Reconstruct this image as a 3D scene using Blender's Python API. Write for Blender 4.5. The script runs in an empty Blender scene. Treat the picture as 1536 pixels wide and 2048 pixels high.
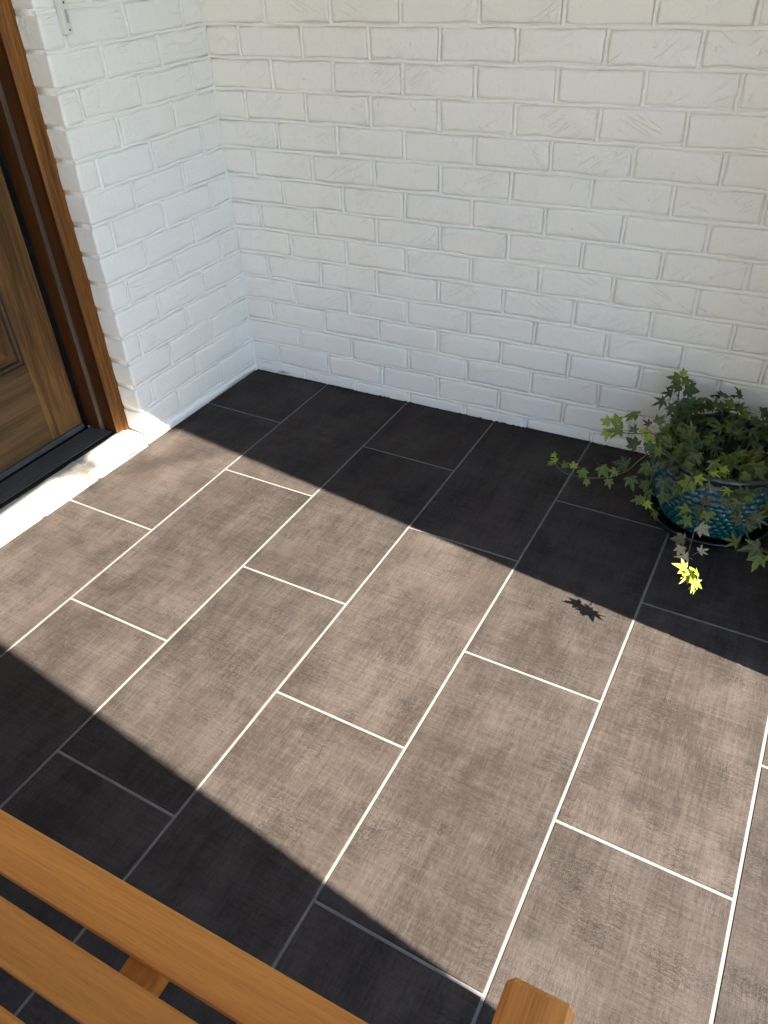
import bpy, math, random
import numpy as np
from mathutils import Vector, Matrix, Euler
R = math.radians
scn = bpy.context.scene
col = scn.collection

# ------------------------------------------------------------ camera, sky, sun, exposure
cam_d = bpy.data.cameras.new('camera')
cam = bpy.data.objects.new('camera', cam_d); col.objects.link(cam)
_b, _p, _r = 0.5165, 0.9157, -0.0556
cam.matrix_world = (Matrix.Translation((1.6106, -2.0341, 1.2983)) @ Matrix.Rotation(_b, 4, 'Z')
                    @ Matrix.Rotation(_p, 4, 'X') @ Matrix.Rotation(_r, 4, 'Z'))
cam_d.sensor_fit = 'HORIZONTAL'; cam_d.sensor_width = 36
cam_d.lens = 36 * 1541.3 / 1536
cam_d.shift_x = 0.0133; cam_d.shift_y = -0.005
cam_d.clip_start = 0.02; cam_d.clip_end = 400
scn.camera = cam

SUN_EL, SUN_AZ = R(46), R(-8.8)
w = bpy.data.worlds.new('World'); scn.world = w; w.use_nodes = True
nt = w.node_tree
sky = nt.nodes.new('ShaderNodeTexSky'); sky.sky_type = 'NISHITA'; sky.sun_disc = False; sky.ozone_density = 4.2; sky.dust_density = .5
sky.sun_elevation = SUN_EL; sky.sun_rotation = R(90) - SUN_AZ
bg = nt.nodes['Background']; bg.inputs['Strength'].default_value = 0.1
nt.links.new(sky.outputs[0], bg.inputs['Color'])
sl = bpy.data.lights.new('sun', 'SUN'); sl.energy = 5.0; sl.angle = R(0.53); sl.color = (1.0, 0.89, 0.735)
so = bpy.data.objects.new('sun', sl); col.objects.link(so)
sdir = Vector((math.cos(SUN_EL) * math.cos(SUN_AZ), math.cos(SUN_EL) * math.sin(SUN_AZ), math.sin(SUN_EL)))
so.rotation_euler = sdir.to_track_quat('Z', 'Y').to_euler(); so.location = (8, -2, 8)
vs = scn.view_settings
scn.display_settings.display_device = 'sRGB'
vs.view_transform = 'Standard'; vs.look = 'None'; vs.gamma = 1.0; vs.exposure = 2.95
vs.use_curve_mapping = False
scn.cycles.max_bounces = 10; scn.cycles.diffuse_bounces = 6

# ------------------------------------------------------------ helpers
class MB:
    def __init__(s): s.v = []; s.f = []
    def add(s, vs_, fs):
        o = len(s.v); s.v += [tuple(p) for p in vs_]; s.f += [tuple(i + o for i in f) for f in fs]
    def box(s, a, b):
        x0, y0, z0 = a; x1, y1, z1 = b
        s.add([(x0,y0,z0),(x1,y0,z0),(x1,y1,z0),(x0,y1,z0),(x0,y0,z1),(x1,y0,z1),(x1,y1,z1),(x0,y1,z1)],
              [(0,3,2,1),(4,5,6,7),(0,1,5,4),(1,2,6,5),(2,3,7,6),(3,0,4,7)])
    def cbox(s, a, b, c=.002):
        """box with chamfered edges"""
        x0,y0,z0 = a; x1,y1,z1 = b; V = []; idx = {}
        for i, X in enumerate((x0, x1)):
            for j, Y in enumerate((y0, y1)):
                for k, Z in enumerate((z0, z1)):
                    sx = c if i == 0 else -c; sy = c if j == 0 else -c; sz = c if k == 0 else -c
                    idx[i,j,k] = len(V)
                    V += [(X, Y+sy, Z+sz), (X+sx, Y, Z+sz), (X+sx, Y+sy, Z)]
        F = []
        q = lambda *k: F.append(tuple(k))
        g = idx
        q(g[0,0,0], g[0,0,1], g[0,1,1], g[0,1,0]); q(g[1,0,0], g[1,1,0], g[1,1,1], g[1,0,1])
        q(g[0,0,0]+1, g[1,0,0]+1, g[1,0,1]+1, g[0,0,1]+1); q(g[0,1,0]+1, g[0,1,1]+1, g[1,1,1]+1, g[1,1,0]+1)
        q(g[0,0,0]+2, g[0,1,0]+2, g[1,1,0]+2, g[1,0,0]+2); q(g[0,0,1]+2, g[1,0,1]+2, g[1,1,1]+2, g[0,1,1]+2)
        for a_ in (0,1):
            for b_ in (0,1):
                q(g[a_,b_,0], g[a_,b_,1], g[a_,b_,1]+1, g[a_,b_,0]+1)
                q(g[a_,0,b_], g[a_,1,b_], g[a_,1,b_]+2, g[a_,0,b_]+2)
                q(g[0,a_,b_]+1, g[1,a_,b_]+1, g[1,a_,b_]+2, g[0,a_,b_]+2)
        for k in g.values(): q(k, k+1, k+2)
        s.add(V, F)
    def tube(s, pts, rad, n=6, cap=True):
        pts = [Vector(p) for p in pts]; rings = []
        for i, p in enumerate(pts):
            t = (pts[min(i+1, len(pts)-1)] - pts[max(i-1, 0)]).normalized()
            u = t.cross(Vector((.13, .2, 1))).normalized(); v = t.cross(u)
            r = rad[i] if hasattr(rad, '__len__') else rad
            rings.append([p + (u*math.cos(a) + v*math.sin(a))*r for a in [2*math.pi*k/n for k in range(n)]])
        V = [q for r_ in rings for q in r_]; F = []
        for i in range(len(pts)-1):
            for k in range(n): F.append((i*n+k, i*n+(k+1) % n, (i+1)*n+(k+1) % n, (i+1)*n+k))
        if cap: F.append(tuple(range(n))); F.append(tuple(range((len(pts)-1)*n, len(pts)*n)))
        s.add(V, F)
    def mesh(s, name, m, smooth=False):
        me = bpy.data.meshes.new(name); me.from_pydata(s.v, [], s.f)
        import bmesh
        b = bmesh.new(); b.from_mesh(me); bmesh.ops.recalc_face_normals(b, faces=b.faces); b.to_mesh(me); b.free()
        if m: me.materials.append(m)
        if smooth: me.polygons.foreach_set('use_smooth', [True]*len(me.polygons))
        me.update(); return me
def link(name, me, parent=None, loc=(0,0,0), rot=(0,0,0)):
    o = bpy.data.objects.new(name, me); col.objects.link(o)
    o.parent = parent; o.location = loc; o.rotation_euler = rot
    return o
def thing(name, label, cat, loc=(0,0,0), rot=(0,0,0), kind=None, group=None, mesh=None):
    o = link(name, mesh, None, loc, rot)
    if kind: o['kind'] = kind
    else:
        o['label'] = label; o['category'] = cat
    if label: o['label'] = label
    if group: o['group'] = group
    return o

# ------------------------------------------------------------ materials
def mat(name):
    m = bpy.data.materials.new(name); m.use_nodes = True
    return m, m.node_tree, m.node_tree.nodes['Principled BSDF']
class N:
    """small node-graph helper"""
    def __init__(s, nt): s.nt = nt
    def n(s, t, **kw):
        x = s.nt.nodes.new(t)
        for k, v in kw.items(): setattr(x, k, v)
        return x
    def set(s, inp, v):
        if hasattr(v, 'is_output') or isinstance(v, bpy.types.NodeSocket): s.nt.links.new(v, inp)
        else: inp.default_value = v
    def math(s, op, a, b=0.0, c=None, clamp=False):
        x = s.n('ShaderNodeMath', operation=op); x.use_clamp = clamp
        s.set(x.inputs[0], a); s.set(x.inputs[1], b)
        if c is not None: s.set(x.inputs[2], c)
        return x.outputs[0]
    def coord(s, kind='Object'): return s.n('ShaderNodeTexCoord').outputs[kind]
    def mapping(s, v, scale=(1,1,1), rot=(0,0,0), loc=(0,0,0)):
        x = s.n('ShaderNodeMapping'); s.set(x.inputs['Vector'], v); x.inputs['Scale'].default_value = scale
        x.inputs['Rotation'].default_value = rot; s.set(x.inputs['Location'], loc); return x.outputs[0]
    def vadd(s, a, b):
        x = s.n('ShaderNodeVectorMath', operation='ADD'); s.set(x.inputs[0], a); s.set(x.inputs[1], b); return x.outputs[0]
    def noise(s, v, scale, detail=3, rough=.55, dist=0):
        x = s.n('ShaderNodeTexNoise'); s.set(x.inputs['Vector'], v); x.inputs['Scale'].default_value = scale
        x.inputs['Detail'].default_value = detail; x.inputs['Roughness'].default_value = rough
        x.inputs['Distortion'].default_value = dist; return x.outputs['Fac']
    def ramp(s, f, lo, hi, a=0., b=1.):
        x = s.n('ShaderNodeMapRange'); x.interpolation_type = 'SMOOTHSTEP'
        s.set(x.inputs[0], f); x.inputs[1].default_value = lo; x.inputs[2].default_value = hi
        x.inputs[3].default_value = a; x.inputs[4].default_value = b; return x.outputs[0]
    def mix(s, f, a, b, blend='MIX'):
        x = s.n('ShaderNodeMix', data_type='RGBA', blend_type=blend)
        s.set(x.inputs['Factor'], f)
        s.set(x.inputs[6], a if isinstance(a, bpy.types.NodeSocket) else (*a, 1)); s.set(x.inputs[7], b if isinstance(b, bpy.types.NodeSocket) else (*b, 1))
        return x.outputs[2]
    def bump(s, h, strength, dist, normal=None):
        x = s.n('ShaderNodeBump'); s.set(x.inputs['Height'], h); x.inputs['Strength'].default_value = strength
        x.inputs['Distance'].default_value = dist
        if normal is not None: s.set(x.inputs['Normal'], normal)
        return x.outputs[0]
    def rand(s):
        r = s.n('ShaderNodeObjectInfo').outputs['Random']
        c = s.n('ShaderNodeCombineXYZ'); s.set(c.inputs[0], s.math('MULTIPLY', r, 37.)); s.set(c.inputs[1], s.math('MULTIPLY', r, 91.))
        s.set(c.inputs[2], s.math('MULTIPLY', r, 53.)); return r, c.outputs[0]

def paint_mat(name, base=(.832, .818, .760), scratch=True, rough=.55):
    m, nt_, P = mat(name); g = N(nt_)
    pos = g.n('ShaderNodeNewGeometry').outputs['Position']
    r, rv = g.rand()
    v = g.vadd(pos, rv)
    c1 = g.ramp(g.noise(pos, 2.2, 3), .35, .7)
    warm = g.mix(c1, base, tuple(b*k for b, k in zip(base, (1.0, .985, .955))))
    c2 = g.ramp(g.noise(v, 30, 4), .58, .80, 0, .22)
    cc = g.mix(c2, warm, (.60, .59, .56))
    # hairline dirt specks
    sp = g.ramp(g.noise(pos, 150, 2, .6), .735, .78, 0, .75)
    sp2 = g.ramp(g.noise(pos, 9, 2), .48, .62)
    cc = g.mix(g.math('MULTIPLY', sp, sp2), cc, (.10, .095, .09))
    g.set(P.inputs['Base Color'], cc); P.inputs['Roughness'].default_value = rough
    P.inputs['Specular IOR Level'].default_value = .4
    fine = g.noise(pos, 340, 3, .6)
    lump = g.noise(pos, 75, 3, .6)
    h = g.math('ADD', g.math('MULTIPLY', fine, .22), g.math('MULTIPLY', lump, 1.25))
    if scratch:
        # wire-cut drag marks under the paint: stretched noise, different slant on each brick
        hs = []
        for ang, k in ((R(32), 0.), (R(-28), 5.), (R(62), 9.)):
            # rotate about the wall normal for both walls (x-z plane and y-z plane)
            mp = g.mapping(v, (1, 1, 1), (0, ang, 0), (k, k, k))
            mp = g.mapping(mp, (5, 5, 46))
            t = g.noise(mp, 1.0, 1, .5)
            hs.append(g.ramp(g.math('ABSOLUTE', g.math('SUBTRACT', t, .5)), .0, .022, 1, 0))
        sel = g.ramp(g.noise(v, 9, 1), .53, .66)
        sel2 = g.ramp(g.noise(g.vadd(v, (3., 7., 1.)), 9, 1), .55, .68)
        s_ = g.math('ADD', g.math('MULTIPLY', hs[0], sel), g.math('MULTIPLY', hs[1], sel2))
        s_ = g.math('ADD', s_, g.math('MULTIPLY', hs[2], g.math('MULTIPLY', sel, .5)))
        h = g.math('ADD', h, g.math('MULTIPLY', s_, .52))
        # vertical drips / pits
        pit = g.ramp(g.noise(g.mapping(v, (60, 60, 22)), 1.6, 2, .5), .68, .77, 0, -.5)
        h = g.math('ADD', h, pit)
    g.set(P.inputs['Normal'], g.bump(h, .9, .0026))
    return m
M_BRICK = paint_mat('painted_brick')
M_MORTAR = paint_mat('painted_mortar', (.85, .838, .785), scratch=False)
M_SILL = paint_mat('painted_sill', (.46, .44, .40), scratch=False, rough=.6)

def tile_mat():
    m, nt_, P = mat('slate_tile'); g = N(nt_)
    v0 = g.coord('Object'); r, rv = g.rand(); v = g.vadd(v0, rv)
    cloud = g.noise(g.mapping(v, (8, 4.5, 1)), 1.0, 6, .70, .3)
    cloudx = g.noise(g.mapping(v, (4, 11, 1)), 1.0, 6, .72, .2)
    stY = g.noise(g.mapping(v, (170, 9, 1)), 1.0, 3, .7)          # fine threads along the tile
    stX = g.noise(g.mapping(v, (8, 190, 1)), 1.0, 3, .7)          # and across it
    band = g.noise(g.mapping(v, (26, 1.8, 1)), 1.0, 4, .6)
    bandx = g.noise(g.mapping(v, (1.8, 24, 1)), 1.0, 4, .6)
    grain = g.noise(g.mapping(v, (260, 420, 1)), 1.0, 2, .6)
    fl1 = g.noise(g.mapping(v, (110, 260, 1)), 1.0, 2, .75); fl2 = g.noise(g.mapping(v, (320, 70, 1)), 1.0, 2, .75)
    patch = g.ramp(g.noise(v, 6, 3), .40, .60)
    fleck = g.math('ADD', g.math('MULTIPLY', fl1, patch), g.math('MULTIPLY', fl2, g.math('SUBTRACT', 1.0, patch)))
    f = g.math('ADD', g.math('MULTIPLY', cloud, 1.25), g.math('MULTIPLY', cloudx, .45))
    f = g.math('ADD', f, g.math('MULTIPLY', band, .30)); f = g.math('ADD', f, g.math('MULTIPLY', bandx, .23))
    th = g.math('ADD', g.math('MULTIPLY', stY, .55), g.math('MULTIPLY', stX, .55))
    f = g.math('ADD', f, g.math('MULTIPLY', th, 1.0))
    f = g.math('ADD', f, g.math('MULTIPLY', grain, .22))
    f = g.math('ADD', g.ramp(f, 1.44, 2.26), g.math('MULTIPLY', g.math('SUBTRACT', fleck, .5), 1.1), clamp=True)
    k = TILE_K
    c = g.mix(f, tuple(k*x for x in (.0265, .0222, .0203)), tuple(k*x for x in (.0630, .0540, .0505)))
    tint = g.ramp(g.noise(v, 5.5, 3), .52, .70, 0, .35)
    c = g.mix(tint, c, tuple(k*x for x in (.052, .0405, .0385)))
    c = g.mix(1.0, c, g.mix(r, (.88, .89, .90), (1.10, 1.08, 1.06)), 'MULTIPLY')
    g.set(P.inputs['Base Color'], c)
    P.inputs['Roughness'].default_value = .6; P.inputs['Specular IOR Level'].default_value = .07
    crk = g.ramp(g.math('ABSOLUTE', g.math('SUBTRACT', g.noise(g.mapping(v, (60, 210, 1)), 1.0, 2, .6, .6), .5)), 0, .05, -1, 0)
    crks = g.ramp(g.noise(v, 9, 3), .48, .62)
    h = g.math('ADD', g.math('MULTIPLY', th, .8), g.math('MULTIPLY', g.math('MULTIPLY', crk, crks), .8))
    g.set(P.inputs['Normal'], g.bump(g.math('ADD', h, fleck), .9, .0008))
    return m
TILE_K = .90
M_TILE = tile_mat()
def simple(name, c1, c2, scale=8, rough=.6, bumpd=0., bs=60, spec=.5, metal=0., stretch=(1,1,1)):
    m, nt_, P = mat(name); g = N(nt_); v = g.coord('Object'); r, rv = g.rand(); v = g.vadd(v, rv)
    f = g.ramp(g.noise(g.mapping(v, stretch), scale, 4), .35, .65)
    g.set(P.inputs['Base Color'], g.mix(f, c1, c2)); P.inputs['Roughness'].default_value = rough
    P.inputs['Specular IOR Level'].default_value = spec; P.inputs['Metallic'].default_value = metal
    if bumpd: g.set(P.inputs['Normal'], g.bump(g.noise(g.mapping(v, stretch), bs, 4), .8, bumpd))
    return m
M_GROUT = simple('pale_grout', (.110, .109, .108), (.138, .136, .132), 30, .9, .0006, 300)
def wood(name, dark, light, axis='z', scale=1., rough=.45, coat=0., spec=.4):
    m, nt_, P = mat(name); g = N(nt_); v = g.coord('Object'); r, rv = g.rand(); v = g.vadd(v, rv)
    A = {'x': (1.2, 22, 22), 'y': (22, 1.2, 22), 'z': (22, 22, 1.2)}[axis]
    B = {'x': (9, 420, 420), 'y': (420, 9, 420), 'z': (420, 420, 9)}[axis]
    C = {'x': (28, 500, 500), 'y': (500, 28, 500), 'z': (500, 500, 28)}[axis]
    a = g.noise(g.mapping(v, A), scale, 5, .6, .7); b = g.noise(g.mapping(v, B), scale, 3, .7)
    p = g.ramp(g.noise(g.mapping(v, C), 1.0, 1), .60, .70, 0, 1)
    f = g.ramp(g.math('ADD', g.math('MULTIPLY', a, .7), g.math('MULTIPLY', b, .4)), .42, .70)
    c = g.mix(f, dark, light); c = g.mix(g.math('MULTIPLY', p, .22), c, tuple(x*.45 for x in dark))
    g.set(P.inputs['Base Color'], g.mix(1.0, c, g.mix(r, (.86, .85, .84), (1.08, 1.08, 1.08)), 'MULTIPLY')); P.inputs['Roughness'].default_value = rough
    P.inputs['Specular IOR Level'].default_value = spec; P.inputs['Coat Weight'].default_value = coat
    P.inputs['Coat Roughness'].default_value = .25
    h = g.math('SUBTRACT', b, g.math('MULTIPLY', p, .7))
    g.set(P.inputs['Normal'], g.bump(h, .35, .0006))
    return m
M_DOORV = wood('stained_oak_upright', (.058, .027, .008), (.190, .095, .030), 'z', rough=.6, spec=.2)
M_DOORH = wood('stained_oak_crosswise', (.060, .033, .012), (.125, .072, .027), 'x', rough=.6, spec=.2)
M_CASE = wood('stained_casing', (.095, .036, .008), (.30, .120, .028), 'z', rough=.55, spec=.2)
M_JAMB = wood('dark_jamb', (.030, .010, .003), (.085, .030, .008), 'z', spec=.2)
M_STOP = wood('grey_brown_stop', (.060, .042, .030), (.12, .088, .065), 'z')
M_BENCH = wood('oiled_teak', (.44, .165, .032), (.57, .235, .052), 'x', rough=.5, spec=.3)
M_BENCHY = wood('oiled_teak_crosswise', (.42, .15, .028), (.62, .26, .058), 'y', rough=.5, spec=.3)
M_BENCHZ = wood('oiled_teak_upright', (.30, .120, .028), (.50, .22, .058), 'z', rough=.5, spec=.3)
M_BLACK = simple('black_rubber', (.004, .004, .005), (.008, .008, .009), 20, .8, .0003, 200, spec=.1)
M_THRESH = simple('black_anodised', (.003, .003, .003), (.005, .005, .005), 5, .5, .0001, 300, spec=.2, stretch=(1, .2, 1))
M_SWEEP = simple('grey_sweep', (.05, .05, .052), (.08, .08, .082), 20, .5)
M_PLASTIC = simple('ivory_plastic', (.62, .61, .55), (.70, .69, .63), 10, .35)
M_PLASTIC2 = simple('grey_plastic', (.38, .38, .37), (.42, .42, .41), 10, .3)
M_SCREW = simple('screw_hole', (.012, .012, .012), (.03, .03, .03), 30, .4)
M_SOIL = simple('potting_soil', (.012, .008, .005), (.035, .022, .013), 60, .95, .004, 120)
M_GROUND = simple('lawn_green', (.045, .055, .026), (.075, .082, .042), 1.5, .9, .01, 20)
M_CEIL = simple('ceiling_paint', (.24, .235, .23), (.27, .265, .26), 2, .8)
M_SAUCER = simple('black_saucer', (.006, .006, .007), (.012, .012, .013), 20, .3)
def glaze():
    m, nt_, P = mat('teal_glaze'); g = N(nt_); v = g.coord('Object')
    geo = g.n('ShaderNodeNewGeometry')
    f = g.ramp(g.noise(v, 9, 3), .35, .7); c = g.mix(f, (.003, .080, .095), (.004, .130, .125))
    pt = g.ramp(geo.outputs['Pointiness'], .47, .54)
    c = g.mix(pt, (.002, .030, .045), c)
    sep = g.n('ShaderNodeSeparateXYZ'); g.set(sep.inputs[0], v)
    lip = g.ramp(g.math('ADD', sep.outputs[2], g.math('MULTIPLY', g.noise(v, 18, 2), .02)), .170, .192)
    c = g.mix(lip, c, (.006, .012, .022))
    g.set(P.inputs['Base Color'], c); P.inputs['Roughness'].default_value = .3
    P.inputs['Coat Weight'].default_value = .6; P.inputs['Coat Roughness'].default_value = .06
    return m
M_GLAZE = glaze()
def leafmat(name, dark, light, vein, trans=.12):
    m, nt_, P = mat(name); g = N(nt_); v = g.coord('Object')
    sep = g.n('ShaderNodeSeparateXYZ'); g.set(sep.inputs[0], v); x, y = sep.outputs[0], sep.outputs[1]
    best = None
    for a in (0, 46, -46, 100, -100):
        dx, dy = math.sin(R(a)), math.cos(R(a))
        al = g.math('ADD', g.math('MULTIPLY', x, dx), g.math('MULTIPLY', y, dy))
        ac = g.math('ABSOLUTE', g.math('SUBTRACT', g.math('MULTIPLY', x, dy), g.math('MULTIPLY', y, dx)))
        k = g.math('ADD', ac, g.math('MULTIPLY', g.math('LESS_THAN', al, 0.), 1.))
        best = k if best is None else g.math('MINIMUM', best, k)
    ve = g.ramp(best, .012, .055, 1, 0)
    r, rv = g.rand()
    f = g.ramp(g.math('ADD', g.math('MULTIPLY', g.noise(g.vadd(v, rv), 2.2, 3), .6), g.math('MULTIPLY', r, .4)), .3, .7)
    c = g.mix(f, dark, light); c = g.mix(g.math('MULTIPLY', ve, .75), c, vein)
    g.set(P.inputs['Base Color'], c); P.inputs['Roughness'].default_value = .42
    P.inputs['Specular IOR Level'].default_value = .35
    g.set(P.inputs['Normal'], g.bump(g.math('SUBTRACT', g.noise(v, 5, 2), ve), .3, .02))
    tr = g.n('ShaderNodeBsdfTranslucent'); g.set(tr.inputs['Color'], g.mix(.5, c, light))
    mx = g.n('ShaderNodeMixShader'); mx.inputs[0].default_value = trans
    g.set(mx.inputs[1], P.outputs[0]); g.set(mx.inputs[2], tr.outputs[0])
    out = [n for n in nt_.nodes if n.type == 'OUTPUT_MATERIAL'][0]; g.set(out.inputs['Surface'], mx.outputs[0])
    return m
M_LEAF = {
 'dark': leafmat('ivy_dark', (.018, .032, .006), (.046, .070, .012), (.06, .095, .030)),
 'mid':  leafmat('ivy_mid', (.070, .098, .012), (.140, .175, .022), (.14, .18, .045), .25),
 'lime': leafmat('ivy_lime', (.17, .22, .016), (.28, .33, .026), (.34, .38, .08), .3),
 'olive': leafmat('ivy_olive', (.050, .060, .016), (.085, .085, .028), (.12, .12, .06), .15),
 'pale': leafmat('ivy_pale', (.22, .19, .11), (.34, .29, .19), (.38, .34, .24), .25),
 'brown': leafmat('ivy_dry', (.050, .020, .008), (.095, .042, .018), (.12, .07, .03)),
}
M_STEM = simple('ivy_stem', (.045, .030, .016), (.085, .075, .030), 40, .6)

# ------------------------------------------------------------ ground, porch floor
gm = MB(); gm.add([(-150,-150,-.16),(150,-150,-.16),(150,150,-.16),(-150,150,-.16)], [(0,1,2,3)])
thing('ground', 'flat dry lawn around the porch', None, kind='structure', mesh=gm.mesh('ground', M_GROUND))

gm = MB(); gm.box((-9, -11.0, -.17), (9, -4.25, -.152))
thing('bounce_slab', 'unseen pale slab added to bounce warm light onto the back wall', None, kind='structure', mesh=gm.mesh('bounce_slab', simple('bounce_concrete', (.44, .40, .28), (.50, .455, .32), 4, .9)))  # unseen slab added as a warm reflector for the back wall

TH = -0.0271
floor = thing('floor', 'dark slate look tiles laid in running bond on the porch floor', None, rot=(0,0,TH), kind='structure')
XS = [.2938, .6068, .9151, 1.224, 1.5299, 1.8337, 2.142, 2.450]
X0 = -.10
J0 = [-.2754, -.570, -.283, -.5744, -.2906, -.5836, -.2984, -.592]
LT = .6169; GAP = .0056
gb = MB(); gb.box((-.12, -4.1, -.16), (2.52, .11, -.0016)); link('grout', gb.mesh('grout', M_GROUT), floor)
full = MB(); full.cbox((-.1508, -.305, -.010), (.1508, .305, 0), .0012)
full_me = full.mesh('tile', M_TILE)
for c in range(8):
    a, b = (X0 if c == 0 else XS[c-1]), XS[c]
    ys = [.09] + [J0[c] - n*LT for n in range(7)]
    for n in range(len(ys)-1):
        y1, y0 = ys[n], ys[n+1]
        if y0 < -4.1: y0 = -4.1
        if y1 <= -4.1: break
        wx, wy = b-a-GAP, y1-y0-GAP
        if c > 0 and abs(wy - (LT-GAP)) < 1e-4 and n > 0:
            o = link('tile', full_me, floor, ((a+b)/2, (y0+y1)/2, 0)); o.scale = (wx/.3016, wy/.61, 1)
        else:
            t = MB(); t.cbox((-wx/2, -wy/2, -.010), (wx/2, wy/2, 0), .0012)
            link('tile', t.mesh('tile', M_TILE), floor, ((a+b)/2, (y0+y1)/2, 0))

# ------------------------------------------------------------ brick walls
PITCH, CH, Z0, JT = .2052, .0799, .1177, .0105
def brick_mesh(L, Hh, D, rnd, mname='brick'):
    """front face at y=0 looking to -y, rounded wavy edges; origin at centre of the front face"""
    nx = max(2, int(round(L/.05))); V = []; F = []
    per = []
    hx, hz = L/2, Hh/2; cr = rnd.uniform(.005, .0075)
    for i in range(nx+1): per.append((-hx+cr+(L-2*cr)*i/nx, -hz))
    per.append((hx-.0012, -hz+.0016)); 
    ZI = (0, .004, (Hh-2*cr)/2, Hh-2*cr-.004, Hh-2*cr)
    for q in ZI: per.append((hx, -hz+cr+q))
    per.append((hx-.0012, hz-.0016))
    for i in range(nx+1): per.append((hx-cr-(L-2*cr)*i/nx, hz))
    per.append((-hx+.0012, hz-.0016))
    for q in ZI: per.append((-hx, hz-cr-q))
    per.append((-hx+.0012, -hz+.0016))
    n = len(per); cj = {(i, j): (rnd.gauss(0, .0008), rnd.gauss(0, .0011)) for i in (-1, 1) for j in (-1, 1)}
    J = [cj[(1 if x > 0 else -1, 1 if z > 0 else -1)] if hx-abs(x) < .012 and hz-abs(z) < .013 else (rnd.gauss(0, .0008), rnd.gauss(0, .0013)) for x, z in per]
    rings = ((D, 0.), (.009, 0.), (.0052, .0002), (.0018, .0016), (.0003, .0048), (-.0001, .0090), (-.0002, .0155))
    for dy, ins in rings:
        for (x, z), (jx, jz) in zip(per, J):
            sx, sz = (hx-ins)/hx, (hz-ins)/hz
            V.append((x*sx+jx, dy + (rnd.gauss(0, .0003) if 0 <= dy < .004 else 0), z*sz+jz))
    for r_ in range(6):
        for k in range(n): F.append((r_*n+k, r_*n+(k+1) % n, (r_+1)*n+(k+1) % n, (r_+1)*n+k))
    c0 = len(V); tilt = rnd.gauss(0, .0004)
    V.append((0, -.0002, 0)); 
    for k in range(n): F.append((6*n+k, 6*n+(k+1) % n, c0))
    m = MB(); m.add(V, F); return m
rb = random.Random(4)
_cache = {}
def get_brick(L, Hh, D=.088):
    key = (round(L, 2), round(Hh, 3), D, rb.randrange(7 if L > .18 else 3))
    if key not in _cache: _cache[key] = (brick_mesh(L, Hh, D, rb).mesh('brick', M_BRICK, True), L)
    return _cache[key]
def bead(mb, a, b, rnd, across, normal, wdt=.0043, dep=.0046, flat=.0):
    """wavy tooled mortar bead from a to b; its crown stands at -normal*..., just behind the brick face"""
    a, b = Vector(a), Vector(b); n = max(2, int((b-a).length/.011)); ac, no = Vector(across), Vector(normal)
    V = []; F = []; w1 = rnd.uniform(0, 6); k = 7; w2 = rnd.uniform(0, 6); w3 = rnd.uniform(.12, .3)
    for i in range(n+1):
        p = a.lerp(b, i/n); off = .0013*math.sin(i*.34+w1) + rnd.gauss(0, .0004); hgt = rnd.gauss(0, .0004) + flat + .0012*math.sin(i*w3+w2)
        wd_ = wdt*(1.0 + .16*math.sin(i*w3*1.7+w1*2) + rnd.gauss(0, .06))
        for s_ in range(k):
            t = -1 + 2*s_/(k-1)
            V.append(p + ac*(t*wd_*1.25 + off) + no*(-dep + (dep-.0012+hgt)*(1-t*t)**.6 if abs(t) < 1 else -dep-.003))
    for i in range(n):
        for s_ in range(k-1): F.append((i*k+s_, i*k+s_+1, (i+1)*k+s_+1, (i+1)*k+s_))
    mb.add(V, F)
def brick_wall(parent, x0, x1, r0, r1, even, odd, rnd, stuff=None, left_pad=0, hb=None, skip=()):
    """bricks in the local x-z plane facing -y, rows r0..r1-1; `even`/`odd` = first head joint"""
    mo = MB()
    for r_ in range(r0, r1):
        zb, zt = Z0 + r_*CH, Z0 + (r_+1)*CH
        zb = max(zb, 0.0) if r_ > -2 else -.012
        off = even if r_ % 2 == 0 else odd
        hs = [off + PITCH*k for k in range(-30, 30)]; hs = [h for h in hs if x0+.02 < h < x1-.02]
        hs = [h + rnd.gauss(0, .0022) for h in hs]
        ed = [x0] + hs + [x1]
        for a, b in zip(ed[:-1], ed[1:]):
            if any(s_(a, b, r_) for s_ in skip): continue
            aa = a + (JT/2 if a != x0 else -.0); bb = b - (JT/2 if b != x1 else -.0)
            L = bb-aa; Hh = zt-zb-JT
            me, L0 = get_brick(L, Hh)
            loc = ((aa+bb)/2, rnd.gauss(0, .0011), (zb+zt)/2 + rnd.gauss(0, .0010)); rot = (rnd.gauss(0, .006), rnd.gauss(0, .005), rnd.gauss(0, .0035))
            if stuff is None:
                o = link('brick', me, parent, loc, rot); o.scale = (L/L0, 1, 1)
            else:
                M = Matrix.LocRotScale(Vector(loc), Euler(rot), Vector((L/L0, 1, 1)))
                stuff.add([M @ v.co for v in me.vertices], [tuple(p.vertices) for p in me.polygons])
        z = zb if r_ > r0 else zb
        if r_ > -2: bead(mo, (x0, 0, zb), (x1, 0, zb), rnd, (0,0,1), (0,-1,0), flat=.0004)
        for h in hs: bead(mo, (h, 0, zb+.003), (h, 0, zt-.003), rnd, (1,0,0), (0,-1,0), flat=.0010+rnd.gauss(0, .0008))
    mo.box((x0+.0028, .0075, -.012), (x1-.0028, .085, Z0 + r1*CH))
    return mo
rw = random.Random(11)
bw = thing('brick_wall', 'white painted brick wall across the back of the porch behind the ivy pot', 'wall')
mo = brick_wall(bw, -.02, 2.46, -2, 18, .199, .102, rw)
link('mortar', mo.mesh('mortar', M_MORTAR, True), bw)
up = MB(); mo = brick_wall(bw, -.02, 2.46, 18, 31, .199, .102, rw, stuff=up)
o = link('upper_brickwork', up.mesh('upper_brickwork', M_BRICK, True), bw); o['kind'] = 'stuff'
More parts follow.
